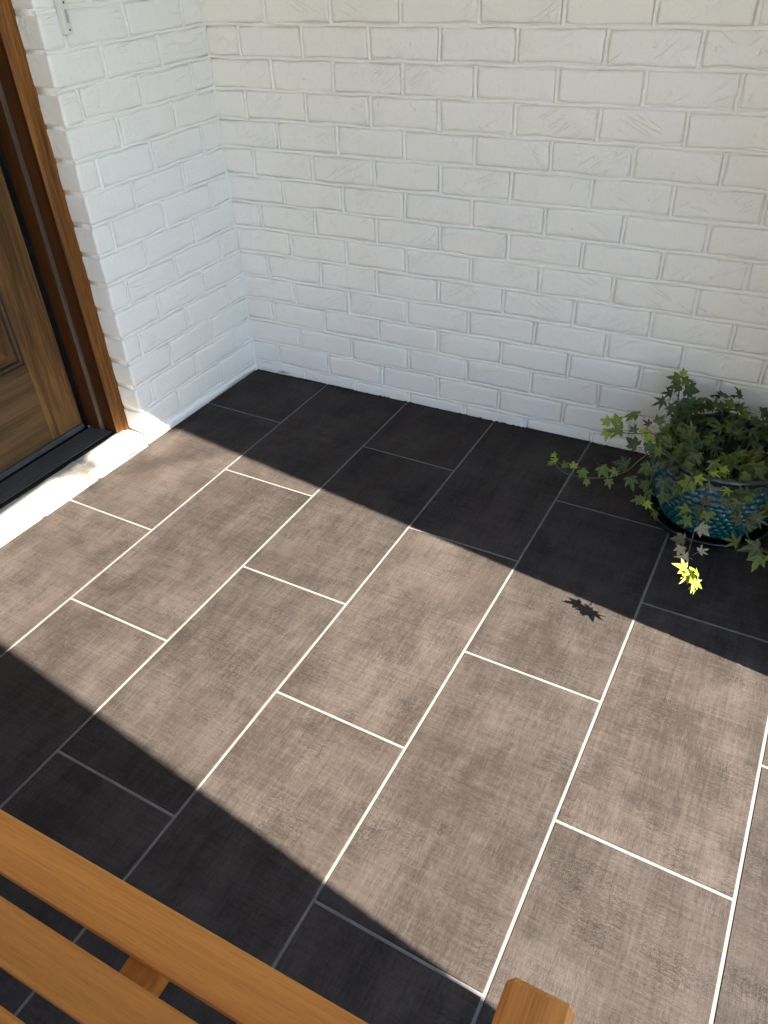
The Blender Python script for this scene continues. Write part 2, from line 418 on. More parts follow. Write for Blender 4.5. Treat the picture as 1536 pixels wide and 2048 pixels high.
um = MB(); um.v, um.f = mo.v[:-8], mo.f[:-6]; um.box((-.02, .0052, Z0+18*CH), (2.46, .085, Z0+31*CH))
o = link('upper_mortar', um.mesh('upper_mortar', M_MORTAR, True), bw)

# side wall with the door: local frame x = -t (away from back wall), y = into the wall, via rotation
PHI = math.atan(.0501)
def side_frame(name, label, cat, **k):
    # maps local (u along wall away from corner, v into wall (-x'), z) to world
    return thing(name, label, cat, rot=(0, 0, R(90) - PHI), **k)
# local +x -> world -t direction, local -y must face +x'; local +y -> -x'
sw = side_frame('brick_wall', 'white painted brick wall stub between the room corner and the wooden door', 'wall')
TE = .566
mo = brick_wall(sw, .0, TE, -1, 31, .090, .193, rw)
mo.v = mo.v; mo.box((0, .003, -.01), (TE-.004, .3, .0377-.002)); mo.box((.0, .0853, -.012), (TE-.0028, .3, 2.6))
# flush mortar bed at the foot of the wall
bead(mo, (0, -.002, .016), (TE, -.002, .016), rw, (0,0,1), (0,-1,0), wdt=.009, dep=.004, flat=.0005)
link('mortar', mo.mesh('mortar', M_MORTAR, True), sw)
ca = MB(); bead(ca, (.0035, -.001, 0), (.0035, -.001, 2.5), rw, (1,0,0), (0,-1,0), wdt=.0045, dep=.002, flat=.0)
link('corner_bead', ca.mesh('corner_bead', M_MORTAR, True), sw)
sw2 = side_frame('brick_wall', 'white painted brick wall on the far side of the wooden door', 'wall')
st = MB(); mo = brick_wall(sw2, 1.60, 4.1, -1, 31, 1.70, 1.80, rw, stuff=st)
o = link('brickwork', st.mesh('brickwork', M_BRICK, True), sw2); o['kind'] = 'stuff'
link('mortar', mo.mesh('mortar', M_MORTAR, True), sw2)
hd = side_frame('brick_wall', 'white painted brick wall over the wooden door', 'wall')
st = MB(); mo = MB()
for r_ in range(27, 31):
    for k in range(5):
        st.cbox((TE+.003+k*.205, .0, Z0+r_*CH+JT/2), (TE+k*.205+.195, .085, Z0+(r_+1)*CH-JT/2), .003)
st.box((TE+.001, .006, 2.28), (1.599, .2, 2.59))
o = link('brickwork', st.mesh('brickwork', M_BRICK), hd); o['kind'] = 'stuff'

# door sill of painted bricks
ds = side_frame('door_sill', 'white painted brick sill under the black threshold of the door', 'sill')
rs = random.Random(3)
xk = [TE+.003, .778, .985, 1.19, 1.40, 1.598]
for a, b in zip(xk[:-1], xk[1:]):
    me = brick_mesh(b-a-.006, .048, .104, rs).mesh('brick', M_SILL, True)
    link('brick', me, ds, ((a+b)/2, rs.gauss(0, .001), .0137), (0, 0, rs.gauss(0, .004)))
bm_ = MB(); bm_.box((TE+.001, .0035, -.01), (1.6, .30, .034)); bead(bm_, (TE, .030, .0345), (1.6, .030, .0345), rs, (0,1,0), (0,0,1), dep=.002)
link('mortar', bm_.mesh('mortar', M_SILL, True), ds)

# ------------------------------------------------------------ door and its frame (same local frame)
DT = 2.10
fr = side_frame('door_frame', 'dark stained wooden door frame with grooved casing standing on the white sill', 'door frame')
def prof(pts, z0, z1, m, name, parent, smooth=False):
    """extrude a closed (u,v) outline from z0 to z1"""
    n = len(pts); b = MB()
    b.add([(u, v, z0) for u, v in pts] + [(u, v, z1) for u, v in pts],
          [tuple(range(n)), tuple(range(n, 2*n))] + [(k, (k+1) % n, n+(k+1) % n, n+k) for k in range(n)])
    return link(name, b.mesh(name, m, smooth), parent)
U0 = .559
cas = [(U0, .150), (U0, .077), (U0+.003, .074), (U0+.009, .074), (U0+.0105, .078), (U0+.013, .078), (U0+.0145, .0745), (U0+.017, .0745),
       (U0+.0185, .0785), (U0+.021, .0785), (U0+.023, .083), (U0+.026, .0845), (U0+.046, .0845), (U0+.048, .0865), (U0+.048, .150)]
prof(cas, .040, DT+.05, M_CASE, 'casing', fr)
prof([(1.6+.002-(u-U0), v) for u, v in cas], .040, DT+.05, M_CASE, 'casing', fr)
# jamb set back behind casing, grey-brown stop strip, dark jamb face, weatherstrip
prof([(U0+.0005, .1505), (U0+.0485, .1505), (U0+.0485, .1400), (U0+.0495, .139), (U0+.0605, .139), (U0+.0615, .1405), (U0+.0615, .2505), (U0+.0005, .2505)], .041, DT, M_STOP, 'stop', fr)
prof([(U0+.0617, .1425), (U0+.0628, .1425), (U0+.0628, .2005), (U0+.0617, .2005)], .0415, DT, M_JAMB, 'jamb', fr)
prof([(U0+.0487, .0872), (U0+.0494, .0872), (U0+.0494, .1385), (U0+.0487, .1385)], .0415, DT, M_JAMB, 'jamb', fr)
prof([(1.541, .1505), (1.585, .1505), (1.585, .203), (1.541, .203)], .041, DT, M_STOP, 'stop', fr)
h_ = MB(); h_.cbox((U0+.05, .080, DT+.002), (1.552, .20, DT+.10), .002); link('head_casing', h_.mesh('head_casing', M_DOORH), fr)
wsr = MB(); wsr.tube([(U0+.0665, .1985, .05), (U0+.0665, .1985, DT)], .0042, 8); wsr.box((U0+.0617, .2035, .045), (U0+.0737, .2500, DT))
bk = MB(); bk.box((U0-.01, .2515, .035), (1.61, .29, DT+.12)); link('light_blocker', bk.mesh('light_blocker', M_BLACK), fr)  # unseen black board added to block light through the door gaps
link('weatherstrip', wsr.mesh('weatherstrip', M_BLACK, True), fr)
ww = thing('door_threshold', 'black ribbed metal threshold at the foot of the wooden door', 'threshold', rot=(0,0,R(90)-PHI))
th = MB(); th.cbox((U0+.0495, .094, .034), (1.55, .2500, .0425), .0015)
n_r = 9; tr_ = MB()
for i in range(n_r):
    v_ = .1060 + i*.0098
    tr_.add([(U0+.052, v_-.0026, .0426), (1.548, v_-.0026, .0426), (1.548, v_-.0018, .0462), (U0+.052, v_-.0018, .0462), (1.548, v_+.0018, .0462), (U0+.052, v_+.0018, .0462), (1.548, v_+.0026, .0426), (U0+.052, v_+.0026, .0426)],
           [(0,1,2,3), (3,2,4,5), (5,4,6,7)])
link('tread', tr_.mesh('tread', simple('grey_rib', (.050, .049, .046), (.062, .060, .056), 3, .45)), ww); link('base', th.mesh('base', M_THRESH), ww)  # ribs coloured a lighter grey than the black base
tn = MB(); tn.tube([(U0+.0495, .095, .0395), (1.55, .095, .0395)], .0042, 8); tn.tube([(U0+.0495, .100, .0428), (1.55, .100, .0428)], .0022, 6)
link('nosing', tn.mesh('nosing', M_THRESH, True), ww)
tk = MB(); tk.cbox((U0+.055, .190, .0428), (U0+.066, .1975, .047), .001); link('seal_pad', tk.mesh('seal_pad', M_PLASTIC2), ww)

dr = side_frame('front_door', 'brown stained wooden front door with a sunken bottom panel', 'door')
ZB = .062; UL = U0+.074; DF = .2062; SW = .117
b = MB(); b.cbox((UL, DF, ZB), (UL+SW, DF+.044, DT-.003), .0018); link('stile', b.mesh('stile', M_DOORV), dr)
UR = UL + .90
b = MB(); b.cbox((UR-SW, DF, ZB), (UR, DF+.044, DT-.003), .0018); link('stile', b.mesh('stile', M_DOORV), dr)
for z0, z1 in ((ZB, .318), (.95, 1.10), (DT-.15, DT-.003)):
    b = MB(); b.cbox((UL+SW+.0002, DF+.0002, z0), (UR-SW-.0002, DF+.0438, z1), .0012); link('rail', b.mesh('rail', M_DOORH), dr)
def raised(u0, u1, z0, z1):
    rings = [(0, 0), (.004, .001), (.006, .007), (.013, .010), (.017, .018), (.022, .020), (.024, .0185), (.058, .0085), (.062, .0065)]
    V = []; F = []
    for ins, d in rings:
        V += [(u0+ins, DF+d, z0+ins), (u1-ins, DF+d, z0+ins), (u1-ins, DF+d, z1-ins), (u0+ins, DF+d, z1-ins)]
    for i in range(len(rings)-1):
        for k in range(4): F.append((i*4+k, i*4+(k+1) % 4, i*4+4+(k+1) % 4, i*4+4+k))
    F.append(tuple(len(V)-4+k for k in range(4)))
    m1 = MB(); m1.add(V[:24], F[:20]); link('panel_moulding', m1.mesh('panel_moulding', M_JAMB2), dr)
    m2 = MB(); m2.add(V[20:], [tuple(i-20 for i in f) for f in F[20:]]); link('panel', m2.mesh('panel', M_DOORV), dr)
M_JAMB2 = wood('moulding_stain', (.030, .014, .005), (.085, .042, .015), 'z')
raised(UL+SW, UR-SW, .318, .95); raised(UL+SW, UR-SW, 1.10, DT-.15)
b = MB(); b.cbox((UL, DF-.0045, .0435), (UR, DF+.04, ZB-.001), .001); link('door_sweep', b.mesh('door_sweep', M_SWEEP), dr)

# ------------------------------------------------------------ doorbell button on the stub wall
db = thing('doorbell', 'narrow ivory doorbell button screwed to the white brick beside the door', 'doorbell', rot=(0,0,R(90)-PHI))
b = MB(); b.cbox((.486, -.0175, 1.108), (.509, .0005, 1.182), .0018); link('body', b.mesh('body', M_PLASTIC), db)
b = MB(); b.cbox((.4925, -.0188, 1.130), (.5005, -.0170, 1.158), .0012); link('push_button', b.mesh('push_button', M_PLASTIC2), db)
for z in (1.117, 1.171):
    b = MB(); b.tube([(.4965, -.0172, z), (.4965, -.0179, z)], .0026, 10); link('screw', b.mesh('screw', M_SCREW), db)
b = MB(); b.cbox((.488, -.0140, 1.183), (.507, .0005, 1.200), .001); link('top_clip', b.mesh('top_clip', M_PLASTIC2), db)

# the side wall pieces were laid out with x measured away from the corner: turn that into -x
_shared = {me.name for me, L in _cache.values()}
for par in (sw, sw2, hd, ds, fr, ww, dr, db):
    for o in [c for c in bpy.data.objects if c.parent == par]:
        if o.data.name not in _shared:
            o.data.transform(Matrix.Diagonal((-1, 1, 1, 1))); o.data.flip_normals()
        o.location.x *= -1; o.rotation_euler.y *= -1; o.rotation_euler.z *= -1

# ------------------------------------------------------------ porch: piers, beam, ceiling (they cast the shade)
PZ = 2.5; PX0, PX1 = 2.0, 2.24
def pier(y0, y1, label):
    t = thing('brick_pier', label, 'pier'); s_ = MB(); m_ = MB(); rr = random.Random(8)
    m_.box((PX0+.003, y0+.003, -.02), (PX1-.003, y1-.003, PZ))
    for r_ in range(-2, 31):
        zb = max(Z0+r_*CH, 0); zt = min(Z0+(r_+1)*CH, PZ)
        n = max(1, int(round((y1-y0)/PITCH))); st_ = (y1-y0)/n
        sh = st_/2 if r_ % 2 else 0
        e = [y0] + [y0+sh+k*st_ for k in range(0 if sh else 1, n)] + [y1]
        for a, b_ in zip(e[:-1], e[1:]):
            s_.cbox((PX0, a+(.005 if a > y0 else 0), zb+.005), (PX1, b_-(.005 if b_ < y1 else 0), zt-.005), .003)
    link('mortar', m_.mesh('mortar', M_MORTAR), t); o = link('brickwork', s_.mesh('brickwork', M_BRICK), t); o['kind'] = 'stuff'
    return t
YP = -.767
p1 = pier(YP, -.001, 'white painted brick pier joined to the back wall at the open side')
cb = MB(); cb.add([(PX0+.02, YP, 2.30), (PX1, YP, 2.30), (PX0+.02, YP, PZ), (PX1, YP, PZ), (PX0+.02, YP-.16, PZ), (PX1, YP-.16, PZ)],
                  [(0,1,3,2), (0,4,5,1), (2,3,5,4), (0,2,4), (1,5,3)])
link('shade_bracket', cb.mesh('shade_bracket', M_CEIL), p1)  # unseen corbel added to slant the sun patch on the side wall
pier(-2.62, -1.684, 'wide white painted brick pier beside the bench end')
rf = thing('porch_roof', 'pale boarded porch roof on a beam over the tiled floor', 'roof')
b = MB(); b.box((PX0+.02, -4.1, PZ+.001), (PX1, .3, PZ+.20)); link('beam', b.mesh('beam', M_CEIL), rf)
b = MB(); b.box((-.35, -4.1, PZ+.201), (PX1-.02, .4, PZ+.27)); link('ceiling', b.mesh('ceiling', M_CEIL), rf)

gw = thing('sky_blocker', 'unseen buff building added to block the low sky opposite the porch', 'sky_blocker')  # unseen building added to keep low sky light off the back wall
b = MB(); b.box((-7, -15, -.15), (7, -11.2, 3.2)); link('wall', b.mesh('wall', simple('buff_render', (.50, .40, .28), (.56, .46, .33), 2, .9)), gw)
b = MB(); b.add([(-7.4, -15.4, 3.201), (7.4, -15.4, 3.201), (7.4, -10.8, 3.201), (-7.4, -10.8, 3.201), (-7.4, -13.1, 4.9), (7.4, -13.1, 4.9)], [(0,1,5,4), (2,3,4,5), (0,4,3), (1,2,5), (0,3,2,1)])
link('roof', b.mesh('roof', simple('roof_tiles', (.12, .10, .09), (.2, .17, .15), 6, .9)), gw)

rt = random.Random(31)
tr = thing('shadow_tree', 'unseen leafy tree added to cast a soft shadow on the door sill', 'tree', (4.7, .25, -.16))  # unseen tree added for the soft shadow on the sill
tb = MB(); tb.tube([(0,0,0), (.03,.02,1.2), (-.02,.05,2.4), (.05,0,3.6), (0,.05,4.7)], [.085, .07, .058, .04, .015], 8)
for tip in ((.9,.3,4.9), (-.6,.5,4.7), (.2,-.8,5.0), (-.1,.9,4.6)): tb.tube([(0,.02,3.0), (tip[0]*.5, tip[1]*.5, 3.9), tip], [.035, .022, .008], 6)
tb.tube([(.03,.0,3.2), (-.1,-.8,4.15), (-.74,-1.66,4.40)], [.03, .010, .003], 6)
link('trunk', tb.mesh('trunk', M_STEM, True), tr)
tl = MB()
def lf(p, s_):
    n = Vector((rt.gauss(0,1), rt.gauss(0,1), rt.gauss(0,1))).normalized(); u = n.orthogonal().normalized(); v = n.cross(u); p = Vector(p)
    tl.add([p-u*s_, p+v*s_*.45, p+u*s_, p-v*s_*.45], [(0,1,2,3)])
for k in range(2600):
    d = Vector((rt.gauss(0,1), rt.gauss(0,1), rt.gauss(0,1))).normalized()*(rt.random()**.4)
    lf((d.x*1.05, .35+d.y*1.0, 4.7+d.z*.85), rt.uniform(.03, .06))
for k in range(34): lf((-.775+rt.gauss(0,.024), -1.665+rt.gauss(0,.032), 4.40+rt.gauss(0,.024)), .032)  # leaf clump set in the sun's path to shade the sill
link('crown', tl.mesh('crown', M_LEAF['mid']), tr)

# ------------------------------------------------------------ bench
bn = thing('garden_bench', 'orange brown teak slatted garden bench in the near foreground', 'bench', (1.0, -2.0, 0))
def part(name, a, b_, m, c=.003):
    cx = [(p+q)/2 for p, q in zip(a, b_)]; mb = MB()
    mb.cbox([p-q for p, q in zip(a, cx)], [p-q for p, q in zip(b_, cx)], c)
    return link(name, mb.mesh(name, m), bn, (cx[0]-1.0, cx[1]+2.0, cx[2]))
BX0, BX1 = .30, 1.553; ZS = .43
ys = [(-1.7935, -1.8500), (-1.8705, -1.9230), (-1.9500, -2.0050), (-2.030, -2.085), (-2.110, -2.165), (-2.19, -2.245)]
for i, (ya, yb) in enumerate(ys):
    part('slat', (BX0, yb, ZS-.020), (BX1, ya, ZS), M_BENCH, .0035)
for xx in (.42, 1.167, 1.50):
    part('seat_bearer', (xx, -2.25, ZS-.062), (xx+.040, -1.815, ZS-.0205), M_BENCHY)
part('apron', (BX0, -2.27, ZS-.075), (BX1, -2.248, ZS-.022), M_BENCH)
for xx in (BX0-.062, BX1+.006):
    part('leg', (xx+.006, -1.835, 0), (xx+.056, -1.785, .606), M_BENCHZ)
    part('leg', (xx+.006, -2.33, 0), (xx+.056, -2.28, .90), M_BENCHZ)
    part('armrest', (xx, -2.27, .607), (xx+.055, -1.767, .632), M_BENCHY, .006)
part('back_rail', (BX0, -2.325, .84), (BX1, -2.29, .90), M_BENCH)
part('back_rail', (BX0, -2.325, .50), (BX1, -2.29, .55), M_BENCH)
for i in range(12):
    x_ = BX0+.05+i*.1; part('back_slat', (x_, -2.315, .551), (x_+.045, -2.30, .839), M_BENCHZ)

# ------------------------------------------------------------ ivy pot
PC = Vector((1.598, -.217, 0))
def lathe(profile, seg, bump=None):
    V = []; F = []; n = len(profile)
    for i in range(seg):
        a = 2*math.pi*i/seg
        for j, (r_, z) in enumerate(profile):
            rr = r_ + (bump(a, z, j) if bump else 0)
            V.append((rr*math.cos(a), rr*math.sin(a), z))
    for i in range(seg):
        for j in range(n-1):
            F.append((i*n+j, ((i+1) % seg)*n+j, ((i+1) % seg)*n+j+1, i*n+j+1))
    m = MB(); m.add(V, F); return m
sc = thing('saucer', 'black round saucer under the teal ivy pot', 'saucer', PC,
           mesh=lathe([(0, .003), (.125, .003), (.146, .014), (.153, .022), (.157, .022), (.158, .018), (.150, .004), (.14, .0005), (0, .0005)], 64).mesh('saucer', M_SAUCER, True))
pp = []
HB = 12
def prof_r(z):
    # belly profile
    t = (z-.010)/.160
    return .118 + .044*math.sin(min(1, max(0, t))*math.pi*.60)**.9 - .010*max(0, t-.75)/.25
NZ = 90
for k in range(NZ+1):
    z = .010 + .160*k/NZ; pp.append((prof_r(z), z))
body_n = len(pp)
pp += [(.1465, .174), (.1465, .180), (.152, .183), (.158, .187), (.160, .193), (.159, .199), (.154, .202), (.149, .200), (.146, .194), (.143, .175), (.138, .15)]
pp = [(0, .006), (.112, .0062)] + pp
def beads(a, z, j):
    if j < 2 or j >= 2+body_n: return 0
    row = (z-.014)/.0140; k = math.floor(row); fz = row-k-.5
    if k < 0 or k >= 11: return 0
    u = a/(2*math.pi)*44 + (.5 if k % 2 else 0); fu = u-math.floor(u)-.5
    d = (fz*1.05)**2 + (fu*1.05)**2
    return .0038*math.sqrt(max(0, 1-d*4.0))
pot = thing('plant_pot', 'round teal glazed pot with a knobbly beaded belly on a black saucer', 'pot', PC, mesh=lathe([(r_, z*1.06) for r_, z in pp], 396, lambda a, z, j: beads(a, z/1.06, j)).mesh('plant_pot', M_GLAZE, True))
so_ = MB(); rs2 = random.Random(5); ring = []
V = [(0, 0, .168)]; F = []
for q in range(1, 8):
    for i in range(40):
        a = 2*math.pi*i/40; rr = .1425*q/7
        V.append((rr*math.cos(a), rr*math.sin(a), .166 + rs2.gauss(0, .004) - .008*(q/7)**2))
for i in range(40):
    F.append((0, 1+i, 1+(i+1) % 40))
    for q in range(6): F.append((1+q*40+i, 1+(q+1)*40+i, 1+(q+1)*40+(i+1) % 40, 1+q*40+(i+1) % 40))
so_.add(V, F); thing('soil', 'dark potting soil inside the teal pot', None, PC, kind='stuff', mesh=so_.mesh('soil', M_SOIL, True))

# ------------------------------------------------------------ ivy
def leaf_mesh(kind, m, rnd):
    sin_r = {'star': .41, 'broad': .58, 'narrow': .28}[kind]
    tips = [(0, 1.0), (46, .80), (100, .52)]
    pts = []
    def P(a, r_): pts.append((r_*math.sin(R(a)), r_*math.cos(R(a))))
    wd = {'star': 17, 'broad': 22, 'narrow': 11}[kind]
    right = []
    right.append((0, 1.0)); right.append((wd*.80, .66)); right.append((23, sin_r+.04))
    right.append((46-wd*.9, .50)); right.append((46, .80*rnd.uniform(.9, 1.1))); right.append((46+wd, .50)); right.append((74, sin_r*.95))
    right.append((100-wd*1.2, .33)); right.append((100, .52*rnd.uniform(.8, 1.15))); right.append((108+wd, .34)); right.append((150, .20))
    for a, r_ in right: P(a, r_)
    P(180, .06)
    for a, r_ in reversed(right[1:]): P(-a, r_*rnd.uniform(.93, 1.07))
    curl = rnd.uniform(.12, .38); fold = rnd.uniform(.0, .30); V = []; tw = rnd.uniform(-.15, .15)
    for x, y in pts:
        r2 = x*x+y*y; V.append((x, y, fold*abs(x) - curl*r2 + tw*x*y + rnd.gauss(0, .015)))
    V.append((0, .05, 0)); c = len(V)-1
    mb = MB(); n = len(pts); mb.add(V, [(k, (k+1) % n, c) for k in range(n)])
    # petiole
    mb.tube([(0, .03, -.01), (0, -.35, -.10), (0, -.62, -.34)], [.022, .020, .024], 3, False)
    me = bpy.data.meshes.new('leaf'); me.from_pydata(mb.v, [], mb.f); me.materials.append(m)
    me.polygons.foreach_set('use_smooth', [True]*len(me.polygons)); me.update(); return me
rl = random.Random(21)
LM = {c: [leaf_mesh(k, M_LEAF[c], rl) for k in ('star', 'broad', 'star', 'narrow')] for c in M_LEAF}
iv = thing('ivy_plant', 'trailing green ivy with star shaped leaves spilling from the teal pot', 'plant', PC)
def put_leaf(p, size, color, normal, fwd, shape=None):
    n = Vector(normal).normalized(); f = Vector(fwd); f = (f - n*f.dot(n))
    if f.length < 1e-3: f = n.orthogonal()
    f.normalize(); x = f.cross(n).normalized()
    me = LM[color][rl.randrange(4) if shape is None else shape]
    o = link('leaf', me, iv)
    M = Matrix((x, f, n)).transposed().to_4x4(); M.translation = Vector(p) - PC
    o.matrix_local = M @ Matrix.Diagonal((size, size, size, 1))
    if color in ('brown', 'pale', 'lime'): o['label'] = {'brown': 'dry brown ivy leaf', 'pale': 'pale cream ivy leaf', 'lime': 'young lime green ivy leaf'}[color]
    return o
CAMD = Vector((0.0, -.62, .78))       # up and toward the open side of the porch
stems = MB()
def vine(pts, r0=.0022, r1=.0011):
    P_ = [Vector(p)-PC for p in pts]; out = []
    for i in range(len(P_)-1):
        a, b_ = P_[i], P_[i+1]; pa = P_[max(i-1, 0)]; pb = P_[min(i+2, len(P_)-1)]
        for k in range(4):
            t = k/4; out.append(.5*((2*a)+(b_-pa)*t+(2*pa-5*a+4*b_-pb)*t*t+(3*a-pa-3*b_+pb)*t**3))
    out.append(P_[-1]); n = len(out)
    stems.tube(out, [r0+(r1-r0)*i/(n-1) for i in range(n)], 5)
    return [p+PC for p in out]
def rv(s): return Vector((rl.gauss(0, s), rl.gauss(0, s), rl.gauss(0, s)))
# long runners placed as in the photo
vine([(1.50, -.26, .19), (1.433, -.30, .253), (1.398, -.29, .241), (1.361, -.28, .227), (1.325, -.275, .232)])
vine([(1.50, -.30, .19), (1.447, -.33, .226), (1.416, -.34, .199), (1.388, -.35, .160), (1.331, -.36, .130), (1.254, -.36, .118), (1.22, -.355, .128), (1.207, -.35, .142)])
vine([(1.50, -.20, .18), (1.470, -.16, .19), (1.457, -.12, .232), (1.449, -.10, .286), (1.444, -.10, .310)], .0028, .0015)
vine([(1.49, -.31, .20), (1.462, -.35, .205), (1.452, -.37, .15), (1.451, -.385, .105)])
vine([(1.585, -.31, .19), (1.583, -.385, .215), (1.586, -.43, .180), (1.584, -.50, .163), (1.583, -.58, .165), (1.588, -.66, .185), (1.600, -.715, .198)])
vine([(1.64, -.31, .19), (1.650, -.385, .218), (1.660, -.43, .185), (1.683, -.50, .178), (1.712, -.53, .168), (1.76, -.55, .165)])
vine([(1.56, -.30, .19), (1.545, -.38, .212), (1.535, -.41, .17), (1.53, -.415, .12)])
vine([(1.70, -.28, .19), (1.735, -.33, .22), (1.765, -.40, .18), (1.77, -.43, .13)])
